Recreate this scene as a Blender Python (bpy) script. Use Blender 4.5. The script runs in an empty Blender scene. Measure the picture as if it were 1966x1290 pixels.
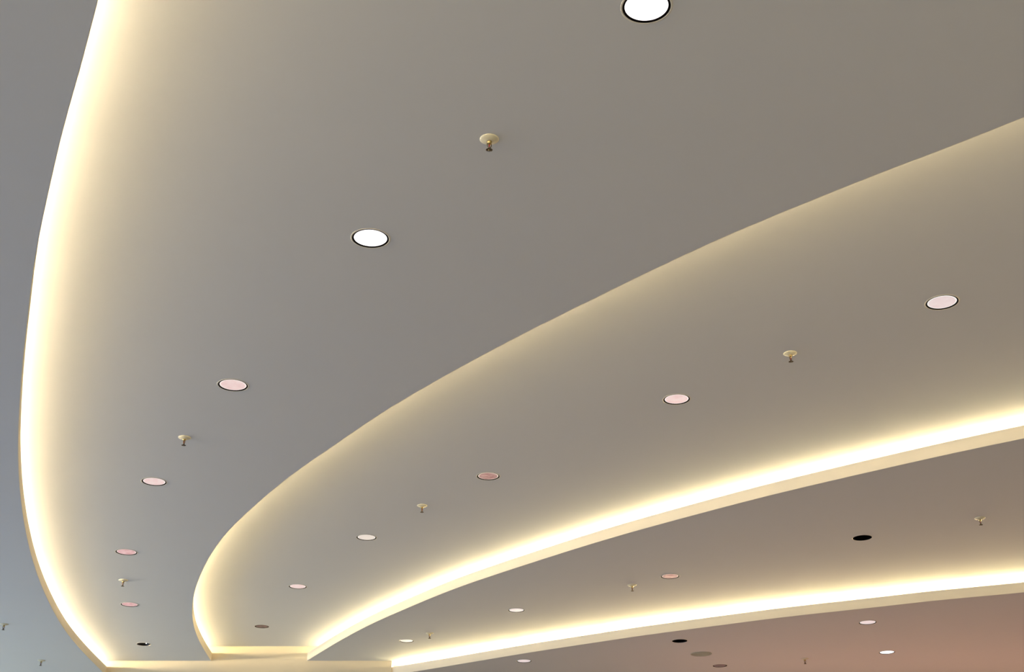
import bpy, bmesh, math, random
import numpy as np
from mathutils import Vector

# ------------------------------------------------------------------ camera, world, lights
sc = bpy.context.scene
C = sc.collection
F_PX, PITCH, W, H = 2470.0, math.radians(26.2), 1966.0, 1290.0
EYE = 1.6
cam_d = bpy.data.cameras.new('camera'); cam_d.sensor_width = 36.0; cam_d.lens = 36.0 * F_PX / W
cam_d.clip_end = 200
cam = bpy.data.objects.new('camera', cam_d); C.objects.link(cam)
cam.location = (0, 0, EYE); cam.rotation_euler = (math.pi/2 + PITCH, 0, 0)
sc.camera = cam

world = bpy.data.worlds.new('world'); sc.world = world; world.use_nodes = True
world.node_tree.nodes['Background'].inputs[0].default_value = (0.5, 0.5, 0.5, 1)
world.node_tree.nodes['Background'].inputs[1].default_value = 0.05

sc.view_settings.view_transform = 'Standard'
sc.view_settings.look = 'None'
sc.view_settings.exposure = -0.07
sc.view_settings.gamma = 1.0
sc.view_settings.use_curve_mapping = False
sc.cycles.use_denoising = True
sc.cycles.max_bounces = 10
sc.cycles.diffuse_bounces = 6
sc.cycles.sample_clamp_indirect = 4.0



def area(name, loc, rot, sx, sy, col, watts):
    l = bpy.data.lights.new(name, 'AREA'); l.shape = 'RECTANGLE'; l.size = sx; l.size_y = sy
    l.color = col; l.energy = watts
    o = bpy.data.objects.new(name, l); C.objects.link(o); o.location = loc; o.rotation_euler = rot
    return o


# daylight: glazed left side of the hall
area('window_daylight', (-13.8, 10.0, 2.3), (0, -math.pi/2, 0), 3.6, 22.0, (0.24, 0.46, 1.0), 590.0)
area('far_left_fill', (-13.8, 16.8, 2.6), (0, -math.pi/2, 0), 3.0, 3.4, (0.82, 1.0, 0.90), 215.0)  # added fill, no window known there; brightens the far end of the left panel
area('near_fill', (0.0, -5.8, 2.3), (math.pi/2, 0, 0), 22.0, 3.4, (1.0, 0.92, 0.64), 350.0)  # unseen fill added behind the camera to lift the near ceiling
# unseen warm fill added at the back wall, below the frame at the right
area('warm_fill', (7.6, 19.15, 3.1), (math.radians(-100), 0, 0), 11.0, 0.8, (1.0, 0.45, 0.29), 90.0)

# ------------------------------------------------------------------ geometry of the photograph
HB = 4.0; HA = HF = 3.80; HD = HB; HC = 4.209          # heights above the eye
ZA, ZB, ZC = EYE + HA, EYE + HB, EYE + HC
LIP = 0.115
XL, XR, YN = -14.0, 14.0, -6.0
cp, sp = math.cos(PITCH), math.sin(PITCH)


def at(x, y, h):
    """point where the sight line through pixel (x, y) meets the plane h above the eye"""
    u, v = x - W/2, y - H/2
    d = (u, F_PX*cp + v*sp, F_PX*sp - v*cp)
    k = h / d[2]
    return (d[0]*k, d[1]*k)


YW = at(500, 1268.5, HB)[1]                                # face of the back wall
XC = 0.0
_u = 752 - W/2
# corner of the back wall (pixel column 752 at the wall plane)
XC = at(752, 1268.5, HB)[0]

E1 = [(187,0),(156,120),(122.2,240),(94,360),(69,480),(60,540),(53.6,600),(42.3,700),(35.8,800),(33.7,860),(34.6,900),
      (41.5,980),(54.8,1050),(72.5,1110),(99.5,1170),(122,1210),(156,1250),(197,1290)]
E2 = [(405.9,1270),(391.6,1251),(380.5,1233),(371.4,1216),(366.2,1196.5),(364.7,1180),(365.5,1159),(370,1138),(377,1115),
      (386.7,1095),(398.6,1072.3),(414.9,1045.1),(435,1020.5),(478,980),(550,918.4),(605,880),(692,820),(750,781.5),(900,696),
      (1000,643),(1150,568.3),(1250,519.5),(1400,450.2),(1550,388),(1700,328),(1833.3,277.5),(1966,224.8)]
E3 = [(590.5,1268),(635,1240),(670,1220),(710,1198.8),(766,1174.4),(866,1132.7),(1016,1082),(1166,1035),(1316,993.4),
      (1466,954),(1616,918.4),(1766,884.4),(1866,862.4),(1966,841.7)]
E4 = [(752,1296.2),(795,1289.5),(860,1278.9),(1010,1253.7),(1160,1231),(1200,1224.7),(1480,1187.7),(1500,1185.2),(1733,1160),
      (1760,1156.6),(1966,1137.2)]


def catmull(P, n=14):
    P = np.array(P, float)
    Q = np.vstack([2*P[0]-P[1], P, 2*P[-1]-P[-2]])
    out = []
    for i in range(1, len(Q)-2):
        p0, p1, p2, p3 = Q[i-1:i+3]
        d = lambda a, b: max(np.linalg.norm(b-a), 1e-6)**0.5
        t0 = 0; t1 = t0+d(p0,p1); t2 = t1+d(p1,p2); t3 = t2+d(p2,p3)
        for t in np.linspace(t1, t2, n, endpoint=False):
            a1 = (t1-t)/(t1-t0)*p0+(t-t0)/(t1-t0)*p1
            a2 = (t2-t)/(t2-t1)*p1+(t-t1)/(t2-t1)*p2
            a3 = (t3-t)/(t3-t2)*p2+(t-t2)/(t3-t2)*p3
            b1 = (t2-t)/(t2-t0)*a1+(t-t0)/(t2-t0)*a2
            b2 = (t3-t)/(t3-t1)*a2+(t-t1)/(t3-t1)*a3
            out.append((t2-t)/(t2-t1)*b1+(t-t1)/(t2-t1)*b2)
    out.append(P[-1])
    return np.array(out)


def resample(P, step):
    s = np.concatenate([[0], np.cumsum(np.linalg.norm(np.diff(P, axis=0), axis=1))])
    n = max(int(round(s[-1]/step)), 4)
    t = np.linspace(0, s[-1], n+1)
    return np.stack([np.interp(t, s, P[:, 0]), np.interp(t, s, P[:, 1])], 1)


def smooth(P, passes):
    P = P.copy()
    for _ in range(passes):
        P[1:-1] = 0.25*P[:-2]+0.5*P[1:-1]+0.25*P[2:]
    return P


def edge(px, h, passes=60):
    Q = smooth(resample(catmull(px), 6.0), passes)        # smooth the measured outline
    return np.array([at(x, y, h) for x, y in Q])


def extend(P, at_end, length, n=12):
    """carry a curve on past the frame along its last direction"""
    a, b = (P[-1], P[-6]) if at_end else (P[0], P[5])
    d = (a-b)/np.linalg.norm(a-b)
    Q = np.array([a + d*length*k/n for k in range(1, n+1)])
    return np.vstack([P, Q]) if at_end else np.vstack([Q[::-1], P])


def clip_wall(P, y=None):
    y = YW if y is None else y
    out = []
    for i, p in enumerate(P):
        if i and (P[i-1][1] - y) * (p[1] - y) < 0:
            t = (y-P[i-1][1])/(p[1]-P[i-1][1])
            out.append(P[i-1]+t*(p-P[i-1]))
        if p[1] <= y: out.append(p)
    return np.array(out)


def offset(P, d):
    """positive d: to the left of the direction of travel"""
    T = np.gradient(P, axis=0); T /= np.linalg.norm(T, axis=1)[:, None]
    return P + d*np.stack([-T[:, 1], T[:, 0]], 1)


# all curves run from the near / right side ... to the wall, as seen from above
c1 = extend(extend(edge(E1, HA), True, 4.0), False, 9.0)   # near -> wall
c1 = resample(c1, 0.14)
c2 = extend(extend(edge(E2, HB), True, 14.0), False, 1.2)  # wall -> right
c2 = resample(c2, 0.14)
c3 = extend(extend(edge(E3, HD), True, 12.0), False, 1.2)
c3 = resample(c3, 0.14)
c4 = extend(extend(edge(E4, HF), True, 9.0), False, 0.05)
c4 = resample(c4, 0.14)


def box_clip(P):
    m = (P[:, 0] < XR) & (P[:, 0] > XL) & (P[:, 1] > YN)
    i = np.where(m)[0]
    return P[i[0]:i[-1]+1]


# ------------------------------------------------------------------ materials
def mat(name, col, rough=0.6, metal=0.0, emit=None, strength=0.0, noise=0.0, nscale=8.0, bump=0.0, bscale=200.0, alpha=None):
    m = bpy.data.materials.new(name); m.use_nodes = True
    nt = m.node_tree; b = nt.nodes['Principled BSDF']
    b.inputs['Base Color'].default_value = (*col, 1); b.inputs['Roughness'].default_value = rough
    b.inputs['Metallic'].default_value = metal
    if emit:
        b.inputs['Emission Color'].default_value = (*emit, 1); b.inputs['Emission Strength'].default_value = strength
    if noise or bump:
        tc = nt.nodes.new('ShaderNodeTexCoord')
    if noise:
        n = nt.nodes.new('ShaderNodeTexNoise'); n.inputs['Scale'].default_value = nscale; n.inputs['Detail'].default_value = 4
        r = nt.nodes.new('ShaderNodeMapRange'); r.inputs['To Min'].default_value = 1-noise; r.inputs['To Max'].default_value = 1+noise
        x = nt.nodes.new('ShaderNodeVectorMath'); x.operation = 'SCALE'; x.inputs[0].default_value = col
        nt.links.new(tc.outputs['Object'], n.inputs['Vector']); nt.links.new(n.outputs['Fac'], r.inputs['Value'])
        nt.links.new(r.outputs['Result'], x.inputs['Scale']); nt.links.new(x.outputs[0], b.inputs['Base Color'])
    if bump:
        n = nt.nodes.new('ShaderNodeTexNoise'); n.inputs['Scale'].default_value = bscale; n.inputs['Detail'].default_value = 2
        bp = nt.nodes.new('ShaderNodeBump'); bp.inputs['Strength'].default_value = bump; bp.inputs['Distance'].default_value = 0.001
        nt.links.new(tc.outputs['Object'], n.inputs['Vector']); nt.links.new(n.outputs['Fac'], bp.inputs['Height'])
        nt.links.new(bp.outputs[0], b.inputs['Normal'])
    return m


def lens_mat(name, c_in, c_rim, strength, mottle=0.0, c_dark=(0.2, 0.1, 0.1)):
    """frosted lens of a downlight: glowing, a little brighter at the rim, mottle paints reflections in as blotches"""
    m = bpy.data.materials.new(name); m.use_nodes = True
    nt = m.node_tree; b = nt.nodes['Principled BSDF']
    b.inputs['Base Color'].default_value = (*[0.06*v for v in c_in], 1); b.inputs['Roughness'].default_value = 0.35
    tc = nt.nodes.new('ShaderNodeTexCoord')
    ln = nt.nodes.new('ShaderNodeVectorMath'); ln.operation = 'LENGTH'
    sx = nt.nodes.new('ShaderNodeVectorMath'); sx.operation = 'MULTIPLY'; sx.inputs[1].default_value = (1, 1, 0)
    nt.links.new(tc.outputs['Object'], sx.inputs[0]); nt.links.new(sx.outputs[0], ln.inputs[0])
    r = nt.nodes.new('ShaderNodeMapRange'); r.inputs['From Min'].default_value = 0.79; r.inputs['From Max'].default_value = 0.86
    nt.links.new(ln.outputs['Value'], r.inputs['Value'])
    mx = nt.nodes.new('ShaderNodeMix'); mx.data_type = 'RGBA'
    mx.inputs[6].default_value = (*c_in, 1); mx.inputs[7].default_value = (*c_rim, 1)
    nt.links.new(r.outputs['Result'], mx.inputs[0])
    if mottle:
        n = nt.nodes.new('ShaderNodeTexNoise'); n.inputs['Scale'].default_value = 1.9; n.inputs['Detail'].default_value = 2.5
        r2 = nt.nodes.new('ShaderNodeMapRange'); r2.inputs['From Min'].default_value = 0.38; r2.inputs['From Max'].default_value = 0.66
        r2.inputs['To Max'].default_value = mottle
        m2 = nt.nodes.new('ShaderNodeMix'); m2.data_type = 'RGBA'
        oi = nt.nodes.new('ShaderNodeObjectInfo'); ad = nt.nodes.new('ShaderNodeVectorMath'); ad.operation = 'ADD'
        nt.links.new(tc.outputs['Object'], ad.inputs[0]); nt.links.new(oi.outputs['Location'], ad.inputs[1])
        nt.links.new(ad.outputs[0], n.inputs['Vector']); nt.links.new(n.outputs['Fac'], r2.inputs['Value'])
        nt.links.new(r2.outputs['Result'], m2.inputs[0])
        m2.inputs[6].default_value = (*c_in, 1); m2.inputs[7].default_value = (*c_dark, 1)
        nt.links.new(m2.outputs[2], mx.inputs[6])
    nt.links.new(mx.outputs[2], b.inputs['Emission Color']); b.inputs['Emission Strength'].default_value = strength
    return m


PAINT = mat('ceiling_paint', (0.78, 0.775, 0.76), 0.75, noise=0.012, nscale=1.3, bump=0.04, bscale=90)
FASCIA = mat('fascia_paint', (0.92, 0.83, 0.68), 0.7, noise=0.01, nscale=2.0)
WALL = mat('wall_paint', (0.80, 0.70, 0.52), 0.8, noise=0.012, nscale=1.5, bump=0.03)
SIDE = mat('side_wall_paint', (0.66, 0.64, 0.60), 0.8, noise=0.02)
FLOOR = mat('floor_stone', (0.62, 0.57, 0.50), 0.35, noise=0.05, nscale=3.0)
def glow(c):
    return mat('cove_tube_glow', (0.9, 0.9, 0.85), 0.5, emit=[v/c[0] for v in c], strength=c[0])

TRIM = mat('trim_enamel', (0.78, 0.74, 0.64), 0.4, noise=0.01)
BLACK = mat('black_baffle', (0.004, 0.003, 0.003), 0.9)
BLACK.node_tree.nodes['Principled BSDF'].inputs['Specular IOR Level'].default_value = 0.05
HOUSE = mat('housing_steel', (0.35, 0.35, 0.35), 0.5, 0.6)
CREAM = mat('escutcheon_enamel', (0.80, 0.74, 0.55), 0.35, noise=0.01)
BRASS = mat('brass', (0.55, 0.42, 0.18), 0.28, 1.0)
DBRASS = mat('tarnished_brass', (0.15, 0.11, 0.06), 0.4, 0.9)
RED = mat('red_glass_bulb', (0.25, 0.012, 0.008), 0.1)
CHROME = mat('lamp_glass', (0.8, 0.8, 0.75), 0.08, 1.0)
GRILLE = mat('grille_enamel', (0.50, 0.52, 0.42), 0.6)
GRILLE_D = mat('grille_slot', (0.22, 0.22, 0.17), 0.8)
REFL = mat('dark_reflector', (0.012, 0.011, 0.010), 0.25, 0.3)
GLINT = mat('glint_glow', (1, 1, 1), 0.3, emit=(1.0, 0.93, 0.75), strength=2.5)  # glint of the unlit lamp, put in as a glowing bead

L_WHITE = lens_mat('lens_white', (1.0, 1.0, 1.0), (1.0, 0.93, 0.92), 1.6)
L_PALE = lens_mat('lens_pale', (0.80, 0.68, 0.67), (1.0, 0.97, 0.92), 1.0, 0.35, (0.70, 0.50, 0.52))
L_PINK = lens_mat('lens_pink', (0.86, 0.67, 0.64), (1.1, 0.93, 0.88), 1.0, 0.5, (0.76, 0.48, 0.47))
L_PINK2 = lens_mat('lens_pink_blotchy', (0.78, 0.50, 0.50), (0.92, 0.74, 0.70), 1.0, 0.9, (0.60, 0.28, 0.29))
L_CREAM = lens_mat('lens_cream', (0.80, 0.70, 0.62), (1.0, 0.92, 0.84), 1.0, 0.2, (0.74, 0.62, 0.58))
L_DUSK = lens_mat('lens_dusky', (0.52, 0.31, 0.27), (0.95, 0.80, 0.66), 1.0, 0.9, (0.27, 0.10, 0.10))
L_BROWN = lens_mat('lens_brown', (0.15, 0.075, 0.07), (0.03, 0.012, 0.01), 1.0, 0.9, (0.035, 0.014, 0.014))


# ------------------------------------------------------------------ helpers
def link(name, me, m, parent=None, shade=False):
    o = bpy.data.objects.new(name, me); C.objects.link(o)
    if m is not None and not me.materials: me.materials.append(m)
    if shade:
        for p in me.polygons: p.use_smooth = True
    if parent is not None: o.parent = parent
    return o


def bm_mesh(name, bm):
    bmesh.ops.recalc_face_normals(bm, faces=bm.faces[:])
    me = bpy.data.meshes.new(name); bm.to_mesh(me); bm.free(); return me


def structure(o, label):
    o['kind'] = 'structure'; o['label'] = label
    return o


def slab(name, outline, z, holes, thick=0.02):
    """flat plaster board with round cut-outs, underside at z"""
    cu = bpy.data.curves.new(name, 'CURVE'); cu.dimensions = '2D'; cu.fill_mode = 'BOTH'; cu.extrude = thick/2
    def ring(pts):
        s = cu.splines.new('POLY'); s.points.add(len(pts)-1)
        for p, q in zip(s.points, pts): p.co = (q[0], q[1], 0, 1)
        s.use_cyclic_u = True
    ring(outline)
    for (hx, hy, r) in holes:
        ring([(hx+r*math.cos(2*math.pi*k/40), hy+r*math.sin(2*math.pi*k/40)) for k in range(40)])
    o = bpy.data.objects.new(name+'_outline', cu); C.objects.link(o)
    dg = bpy.context.evaluated_depsgraph_get(); dg.update()
    me = bpy.data.meshes.new_from_object(o.evaluated_get(dg))
    bpy.data.objects.remove(o); bpy.data.curves.remove(cu)
    me.name = name; me.materials.clear()
    for v in me.vertices: v.co.z += z + thick/2
    return link(name, me, PAINT)


def strip(name, P, z0, z1, t, m, parent):
    """upright band of thickness t following curve P (t to the left of travel)"""
    Q = offset(P, t); n = len(P); bm = bmesh.new()
    rows = [[bm.verts.new((p[0], p[1], z)) for p, z in ((P[i], z0), (P[i], z1), (Q[i], z1), (Q[i], z0))] for i in range(n)]
    for i in range(n-1):
        for k in range(4):
            bm.faces.new((rows[i][k], rows[i+1][k], rows[i+1][(k+1) % 4], rows[i][(k+1) % 4]))
    bm.faces.new(rows[0]); bm.faces.new(rows[-1])
    me = bm_mesh(name, bm)
    return link(name, me, m, parent)


def tube(name, P, z, r, m, parent, k=6):
    T = np.gradient(P, axis=0); T /= np.linalg.norm(T, axis=1)[:, None]; bm = bmesh.new(); rows = []
    for p, t in zip(P, T):
        nx, ny = -t[1], t[0]
        rows.append([bm.verts.new((p[0]+r*math.cos(a)*nx, p[1]+r*math.cos(a)*ny, z+r*math.sin(a)))
                     for a in [2*math.pi*(j+.5)/k for j in range(k)]])
    for i in range(len(rows)-1):
        for j in range(k):
            bm.faces.new((rows[i][j], rows[i+1][j], rows[i+1][(j+1) % k], rows[i][(j+1) % k]))
    bm.faces.new(rows[0]); bm.faces.new(rows[-1])
    return link(name, bm_mesh(name, bm), m, parent, True)


def box(name, x0, x1, y0, y1, z0, z1, m):
    bm = bmesh.new(); v = [bm.verts.new((x, y, z)) for x in (x0, x1) for y in (y0, y1) for z in (z0, z1)]
    for f in ((0,1,3,2),(4,6,7,5),(0,4,5,1),(2,3,7,6),(0,2,6,4),(1,5,7,3)): bm.faces.new([v[i] for i in f])
    return link(name, bm_mesh(name, bm), m)


def lathe_mesh(name, prof, n=48, closed=False):
    """prof: (r, z) pairs; r=0 ends become poles; closed: join last to first"""
    bm = bmesh.new(); rows = []
    for r, z in prof:
        rows.append([bm.verts.new((0, 0, z))] if r < 1e-7 else
                    [bm.verts.new((r*math.cos(2*math.pi*k/n), r*math.sin(2*math.pi*k/n), z)) for k in range(n)])
    pairs = list(zip(rows[:-1], rows[1:]))
    if closed: pairs.append((rows[-1], rows[0]))
    for a, b in pairs:
        for k in range(n):
            k2 = (k+1) % n
            if len(a) == 1 and len(b) == 1: continue
            f = [a[0], b[k], b[k2]] if len(a) == 1 else ([a[k], a[k2], b[0]] if len(b) == 1 else [a[k], a[k2], b[k2], b[k]])
            bm.faces.new(f)
    return bm_mesh(name, bm)


def bar(bm, a, b, r, k=8):
    a, b = Vector(a), Vector(b); d = (b-a).normalized()
    u = d.orthogonal().normalized(); v = d.cross(u); ra = []; rb = []
    for j in range(k):
        o = u*math.cos(2*math.pi*j/k)*r + v*math.sin(2*math.pi*j/k)*r
        ra.append(bm.verts.new(a+o)); rb.append(bm.verts.new(b+o))
    for j in range(k): bm.faces.new((ra[j], ra[(j+1) % k], rb[(j+1) % k], rb[j]))
    bm.faces.new(ra); bm.faces.new(rb)


def thing(name, label, cat, loc, group, rotz=0):
    o = bpy.data.objects.new(name, None); C.objects.link(o); o.location = loc; o.rotation_euler = (0, 0, rotz)
    o.empty_display_size = 0.1
    o['label'] = label; o['category'] = cat; o['group'] = group
    return o


# ------------------------------------------------------------------ the fixtures, as placed in the photograph
PL = {'A': (HA, ZA), 'B': (HB, ZB), 'C': (HC, ZC), 'D': (HD, ZB), 'F': (HF, ZA)}
G_DL = 'recessed downlights in the stepped ceiling'
# layer, px, py, diameter, kind, label
LIGHTS = [
 ('B', 1241.2, 13.0, .224, L_WHITE, 'large blazing white round downlight cut by the top edge of the picture'),
 ('B', 711.3, 457.7, .224, L_WHITE, 'blazing white round downlight below left of the biggest sprinkler head'),
 ('B', 447.3, 739.4, .224, L_PINK, 'pale pink downlight in a black ring, left of centre in the broad upper panel'),
 ('B', 296.0, 924.7, .220, L_PINK, 'whitish pink downlight in the broad upper panel, just below the small cream sprinkler'),
 ('B', 242.8, 1059.8, .224, L_PINK2, 'rosy pink blotchy downlight just above a small sprinkler, near the left glowing cove'),
 ('B', 249.0, 1160.5, .212, L_PINK2, 'rosy pink downlight with cream rim, just below the small sprinkler near the left cove'),
 ('B', 276.3, 1236.8, .192, 'open', 'unlit black downlight with a tiny bright glint, near the lower left cove corner'),
 ('C', 1808.7, 580.5, .222, L_PALE, 'pale whitish downlight with bold black ring, far right of the middle ceiling panel'),
 ('C', 1299.1, 766.6, .216, L_PINK, 'pink downlight with darker left end, in the middle panel left of its sprinkler'),
 ('C', 937.4, 914.3, .214, L_DUSK, 'dusky rose mottled downlight in the centre of the middle panel'),
 ('C', 703.7, 1031.8, .214, L_CREAM, 'cream white downlight in the middle panel, next down-left from the dusky rose one'),
 ('C', 571.7, 1126.0, .214, L_PINK, 'small pale pink downlight in the narrow lower end of the middle panel'),
 ('C', 502.6, 1202.6, .190, L_BROWN, 'dim brown downlight nearest the wall at the narrow end of the middle panel'),
 ('D', 1655.7, 1032.5, .196, 'dark', 'unlit black open downlight with pale rim, right side of the lower grey panel'),
 ('D', 1286.6, 1106.5, .206, L_DUSK, 'dull pink downlight with two bright glints at its ends, in the lower grey panel'),
 ('D', 991.5, 1171.5, .200, L_PALE, 'pale pink downlight in the lower grey panel left of the sprinkler, above the glowing cove'),
 ('D', 780.5, 1230.3, .190, L_CREAM, 'small beige downlight with cream trim at the wall end of the lower grey panel'),
 ('F', 1666.0, 1195.0, .208, L_PALE, 'pale pink downlight at lower right, above the small bright white one'),
 ('F', 1703.0, 1252.3, .206, L_WHITE, 'small bright white downlight at the lower right, beneath the pale pink one'),
 ('F', 1305.0, 1230.5, .198, 'dark', 'solid black unlit downlight just above left of the round grey speaker grille'),
 ('F', 1382.3, 1278.0, .198, L_BROWN, 'dark purplish brown downlight below right of the round grey speaker grille'),
 ('F', 1006.0, 1269.0, .200, L_PALE, 'small pale pink downlight close under the left part of the last cove fascia'),
]
SPRINKLERS = [
 ('B', 939.5, 267.0, 0.35, 'large cream and brass sprinkler head hanging in the upper middle of the ceiling'),
 ('B', 354.5, 839.8, 1.2, 'cream sprinkler head between two pink downlights in the broad upper panel'),
 ('B', 236.9, 1113.6, 0.9, 'small cream sprinkler head between the two rosy downlights near the left cove'),
 ('C', 1517.0, 678.3, 0.6, 'cream sprinkler head with a red bulb, right half of the middle panel'),
 ('C', 810.5, 970.5, 1.0, 'small cream sprinkler head in the middle panel between the dusky rose and cream downlights'),
 ('D', 1881.2, 994.5, 0.2, 'brown sprinkler head near the right edge, above the last glowing cove'),
 ('D', 1213.6, 1123.0, 0.8, 'tiny dark sprinkler head left of the dull pink downlight in the lower grey panel'),
 ('D', 825.0, 1215.2, 0.5, 'tiny dark sprinkler head right of the small beige downlight near the wall'),
 ('F', 1545.0, 1264.2, 0.0, 'tiny dark brown sprinkler head under the last cove, at the bottom right'),
 ('A', 8.0, 1198.0, 0.4, 'tiny grey sprinkler head at the left picture edge on the bluish panel'),
 ('A', 79.5, 1267.6, 0.9, 'tiny grey sprinkler head in the bottom left corner of the bluish panel'),
]
SPEAKER = ('F', 1346.2, 1255.2, .283)

holes = {k: [] for k in 'ABCDF'}
for L, x, y, d, k, lab in LIGHTS:
    p = at(x, y, PL[L][0]); holes[L].append((p[0], p[1], d/2*1.01))

# ------------------------------------------------------------------ ceiling panels with cove lips
CAV = 0.50
YB = YW + 0.5


def lst(P): return [tuple(p) for p in P]


a_edge = clip_wall(box_clip(c1))                             # near -> wall, room-side is on the right of travel
b_left = clip_wall(offset(box_clip(c1), CAV))
e2 = box_clip(clip_wall(c2)); e3 = box_clip(clip_wall(c3)); e4 = box_clip(clip_wall(c4, YB))
c_left = box_clip(clip_wall(offset(c2, -CAV)))
c_right = box_clip(clip_wall(offset(c3, CAV)))
d_right = box_clip(clip_wall(offset(c4, CAV), YB))


def to_right(P):                                             # run the outline on to the right-hand wall
    p, q = P[-1], P[-4]; d = (p-q)
    y = p[1] + d[1]/d[0]*(XR-p[0]) if d[0] > 1e-3 else p[1]
    if y < YN: return np.vstack([P, [[p[0]+d[0]/d[1]*(YN-p[1]), YN]]]), False
    return np.vstack([P, [[XR, y]]]), True


def close_right(P):
    """ends at the right wall; returns points down to the near right corner if needed"""
    Q, hit = to_right(P)
    return Q, hit


n1 = np.array([[a_edge[0][0], YN]]); nb = np.array([[b_left[0][0], YN]])
A_out = lst(np.vstack([n1, a_edge, [[XL, YW]], [[XL, YN]]]))
ceil_A = structure(slab('ceiling', A_out, ZA, holes['A']), 'bluish grey lowest ceiling panel at the far left')

E2r, h2 = close_right(e2)
B_out = lst(nb) + lst(b_left) + lst(E2r) + ([(XR, YN)] if h2 else [])
ceil_B = structure(slab('ceiling', B_out, ZB, holes['B']), 'broad upper ceiling panel between the left cove and the long diagonal edge')

CLr, hl = close_right(c_left); CRr, hr = close_right(c_right)
C_out = lst(CLr) + ([(XR, YN)] if (hr and not hl) else []) + lst(CRr[::-1])
ceil_C = structure(slab('ceiling', C_out, ZC, holes['C']), 'highest ceiling panel, the curved middle band between two coves')

E3r, h3 = close_right(e3); DRr, hd = close_right(d_right)
D_out = lst(E3r) + ([(XR, YN)] if (hd and not h3) else []) + lst(DRr[::-1]) + [(XC, YB), (XC, YW)]
ceil_D = structure(slab('ceiling', D_out, ZB, holes['D']), 'grey ceiling band between the third and the last cove')

E4r, h4 = close_right(e4)
sp_c = at(SPEAKER[1], SPEAKER[2], HF)
F_out = lst(E4r) + [(XR, YB)] + [(e4[0][0]+0.001, YB)]
F_out = [q for i, q in enumerate(F_out) if i == 0 or (abs(q[0]-F_out[i-1][0])+abs(q[1]-F_out[i-1][1])) > 2e-3]
ceil_F = structure(slab('ceiling', F_out, ZA, holes['F'] + [(sp_c[0], sp_c[1], SPEAKER[3]/2*0.9)]), 'reddish lowest ceiling panel at the bottom right')

# sides: c1 travels near->wall, the void is on the right; behind the lip is left (+)
for (cur, ceil, z0, sgn, lab, yw, power) in (
        (c1, ceil_A, ZA, +1, 'cream upright lip of the left cove', YW, (158, 130, 84)),
        (c2, ceil_B, ZB, -1, 'upright lip of the long diagonal edge', YW, (118, 95, 54)),
        (c3, ceil_D, ZB, +1, 'cream upright lip of the middle cove', YW, (98, 79, 43)),
        (c4, ceil_F, ZA, +1, 'cream upright lip of the last cove', YB, (185, 151, 80))):
    top = ZB if ceil in (ceil_A, ceil_F) else ZC
    P = box_clip(clip_wall(cur, yw))
    P = box_clip(clip_wall(offset(cur, -0.003*sgn), yw))     # stands 3 mm proud of the board edge
    f = strip('fascia', P, z0 + 0.0006, z0 + LIP, 0.020*sgn, FASCIA, ceil); f['label'] = lab
    Pb = box_clip(clip_wall(offset(cur, (CAV-0.03)*sgn), yw))
    strip('cove_back', Pb, z0 + 0.02, top, 0.02*sgn, PAINT, ceil)
    Pt = box_clip(clip_wall(offset(cur, 0.24*sgn), yw - 0.03))
    tube('light_tube', Pt, z0 + LIP + 0.008, 0.014, glow(power), ceil)

# ------------------------------------------------------------------ room shell
structure(box('wall_back', XL, XC, YW, YW+0.5, 0, ZC+0.3, WALL), 'cream back wall strip where the coves end')
structure(box('wall_back_recess', XC, XR, YB, YB+0.2, 0, ZC+0.3, WALL), 'cream set-back wall behind the last cove')
structure(box('wall_left', XL-0.2, XL, YN, YW+0.5, 0, ZC+0.3, SIDE), 'side wall left')
structure(box('wall_right', XR, XR+0.2, YN, YB+0.2, 0, ZC+0.3, SIDE), 'side wall right')
structure(box('wall_front', XL-0.2, XR+0.2, YN-0.2, YN, 0, ZC+0.3, SIDE), 'wall behind the camera')
structure(box('floor', XL-0.2, XR+0.2, YN-0.2, YB+0.2, -0.1, 0, FLOOR), 'pale stone floor')

# ------------------------------------------------------------------ downlights
M_TRIM = lathe_mesh('trim_ring', [(1.0, 0.0), (1.08, -0.0), (1.085, -0.008), (1.07, -0.014), (1.02, -0.016), (1.0, -0.010)], 56, True)
M_BAF = lathe_mesh('baffle', [(1.0, -0.012), (0.93, -0.002), (0.905, 0.012), (0.905, 0.3), (1.0, 0.3)], 56, True)
M_LENS = lathe_mesh('lens', [(0.0, -0.004), (0.5, 0.0), (0.8, 0.009), (0.88, 0.016), (0.905, 0.03), (0.905, 0.13), (0.0, 0.13)], 56)
M_HOUS = lathe_mesh('housing', [(0.0, 0.62), (0.9, 0.62), (0.985, 0.5), (1.0, 0.2), (1.0, 0.5), (0.92, 0.65), (0.0, 0.65)], 40)
M_REFL = lathe_mesh('reflector', [(0.97, 0.0), (0.93, 0.15), (0.80, 0.5), (0.5, 0.85), (0.0, 0.98), (0.0, 1.02), (0.55, 0.9), (0.85, 0.52), (0.98, 0.15)], 48)
M_LAMP = lathe_mesh('lamp', [(0.0, 0.22), (0.10, 0.25), (0.17, 0.33), (0.17, 0.42), (0.10, 0.52), (0.07, 0.62), (0.07, 0.9), (0.0, 0.9)], 24)
for m in (M_TRIM, M_BAF, M_LENS, M_REFL, M_LAMP, M_HOUS):
    for p in m.polygons: p.use_smooth = True


def part(name, me, m, parent, s, sub=None, label=None):
    if not me.materials: me.materials.append(m)
    o = bpy.data.objects.new(name, me); C.objects.link(o); o.parent = parent
    o.scale = (s, s, s)
    o.material_slots[0].link = 'OBJECT'; o.material_slots[0].material = m
    if label: o['label'] = label
    return o


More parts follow.
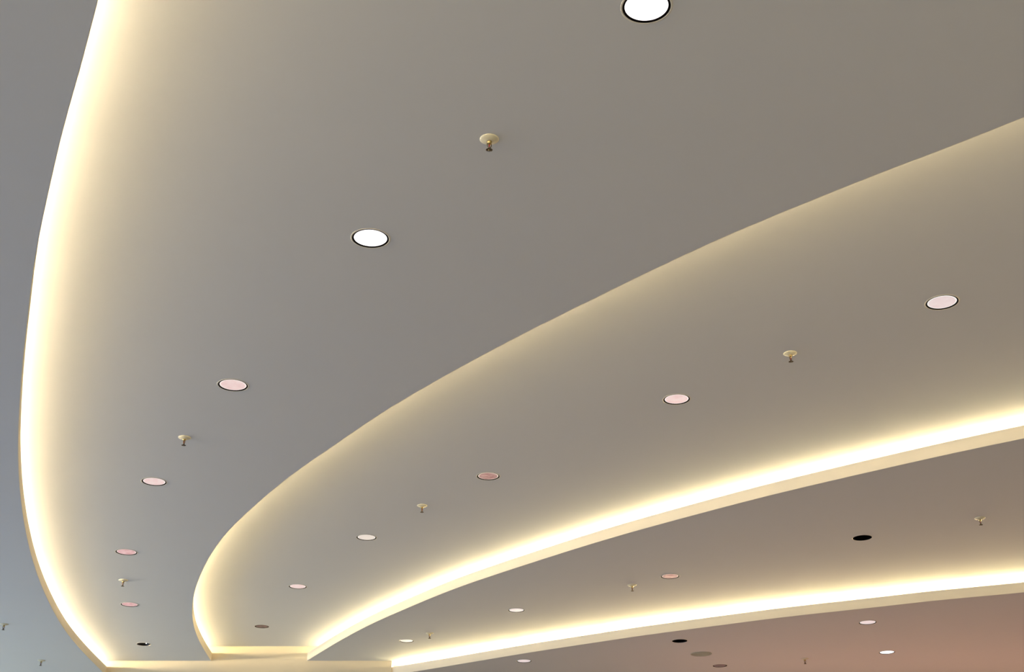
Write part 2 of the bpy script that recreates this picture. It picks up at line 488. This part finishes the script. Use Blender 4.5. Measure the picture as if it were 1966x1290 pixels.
for L, x, y, d, kind, lab in LIGHTS:
    p = at(x, y, PL[L][0]); R = d/2
    t = thing('downlight', lab, 'downlight', (p[0], p[1], PL[L][1]), G_DL)
    part('trim_ring', M_TRIM, TRIM, t, R)
    if kind in ('open', 'dark'):
        part('reflector', M_REFL, REFL if kind == 'open' else BLACK, t, R)
        if kind == 'open':
            part('lamp', M_LAMP, CHROME, t, R)
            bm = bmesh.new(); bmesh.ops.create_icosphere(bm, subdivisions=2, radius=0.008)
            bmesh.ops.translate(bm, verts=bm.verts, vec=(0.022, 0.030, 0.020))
            g = link('glint_bead', bm_mesh('glint_bead', bm), GLINT, t)
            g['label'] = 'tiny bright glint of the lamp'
    else:
        part('baffle', M_BAF, BLACK, t, R)
        part('lens', M_LENS, kind, t, R)
        part('housing', M_HOUS, HOUSE, t, R)

# ------------------------------------------------------------------ sprinkler heads
M_ESC = lathe_mesh('escutcheon', [(0.0515, 0.0), (0.0515, -0.002), (0.046, -0.0055), (0.032, -0.0095), (0.018, -0.0135), (0.0125, -0.0145), (0.0, -0.0145), (0.0, 0.0)], 48)
M_NECK = lathe_mesh('neck', [(0.0, -0.012), (0.0135, -0.012), (0.0135, -0.021), (0.0105, -0.023), (0.0105, -0.029), (0.0, -0.029)], 24)
M_BULB = lathe_mesh('glass_bulb', [(0.0, -0.028), (0.0022, -0.030), (0.0034, -0.036), (0.0034, -0.042), (0.002, -0.048), (0.0, -0.049)], 16)
M_BOSS = lathe_mesh('boss', [(0.0, -0.048), (0.004, -0.048), (0.006, -0.055), (0.006, -0.060), (0.003, -0.068), (0.0, -0.068)], 16)
bm = bmesh.new()
for s in (-1, 1):
    bar(bm, (s*0.0105, 0, -0.024), (s*0.0115, 0, -0.036), 0.0024)
    bar(bm, (s*0.0115, 0, -0.036), (s*0.0085, 0, -0.047), 0.0024)
    bar(bm, (s*0.0085, 0, -0.047), (s*0.002, 0, -0.054), 0.0024)
M_YOKE = bm_mesh('yoke', bm)
bm = bmesh.new()                                            # toothed deflector plate
N = 16; top = []; bot = []
for k in range(N*4):
    a = 2*math.pi*k/(N*4); r = 0.0185 if (k % 4) in (0, 1) else 0.0125
    zz = -0.0605 - (0.0025 if r > 0.015 else 0)
    top.append(bm.verts.new((r*math.cos(a), r*math.sin(a), zz+0.0009))); bot.append(bm.verts.new((r*math.cos(a), r*math.sin(a), zz-0.0009)))
ct = bm.verts.new((0, 0, -0.0585)); cb = bm.verts.new((0, 0, -0.0615))
for k in range(N*4):
    j = (k+1) % (N*4)
    bm.faces.new((top[k], top[j], ct)); bm.faces.new((bot[j], bot[k], cb)); bm.faces.new((top[k], bot[k], bot[j], top[j]))
M_DEF = bm_mesh('deflector', bm)
for m in (M_ESC, M_NECK, M_BULB, M_BOSS):
    for p in m.polygons: p.use_smooth = True
for L, x, y, rz, lab in SPRINKLERS:
    p = at(x, y, PL[L][0])
    t = thing('sprinkler_head', lab, 'sprinkler', (p[0], p[1], PL[L][1]), 'sprinkler heads hanging from the ceiling', rz)
    t.scale = (1, 1, 1.12)
    part('escutcheon', M_ESC, CREAM, t, 1.0)
    part('neck', M_NECK, BRASS, t, 1.0)
    part('yoke', M_YOKE, DBRASS, t, 1.0)
    part('glass_bulb', M_BULB, RED, t, 1.0)
    part('boss', M_BOSS, DBRASS, t, 1.0)
    part('deflector', M_DEF, DBRASS, t, 1.0)

# ------------------------------------------------------------------ speaker grille
t = thing('ceiling_speaker', 'round greyish flush speaker grille between two dark downlights at the bottom', 'speaker', (sp_c[0], sp_c[1], ZA), 'ceiling speaker')
del t['group']
R = SPEAKER[3]/2
link('rim', lathe_mesh('rim', [(R, 0.0), (R, -0.004), (R*0.97, -0.006), (R*0.93, -0.004), (R*0.93, 0.0)], 56, True), GRILLE, t, True)
link('back_can', lathe_mesh('back_can', [(R*0.88, 0.0), (R*0.88, 0.06), (0, 0.06), (0, 0.062), (R*0.895, 0.062), (R*0.895, 0.0)], 40), GRILLE_D, t)
for k in range(6):                                          # concentric grille rings
    r1 = R*(0.92-0.15*k); r0 = r1 - R*0.115
    link('grille_ring', lathe_mesh('grille_ring', [(r0, -0.001), (r0, -0.003), (r1, -0.003), (r1, -0.001)], 48, True), GRILLE, t)
bm = bmesh.new()
for a in (0, math.pi/2): bar(bm, (R*.93*math.cos(a), R*.93*math.sin(a), 0.0005), (-R*.93*math.cos(a), -R*.93*math.sin(a), 0.0005), 0.0012, 6)
link('grille_bridge', bm_mesh('grille_bridge', bm), GRILLE, t)
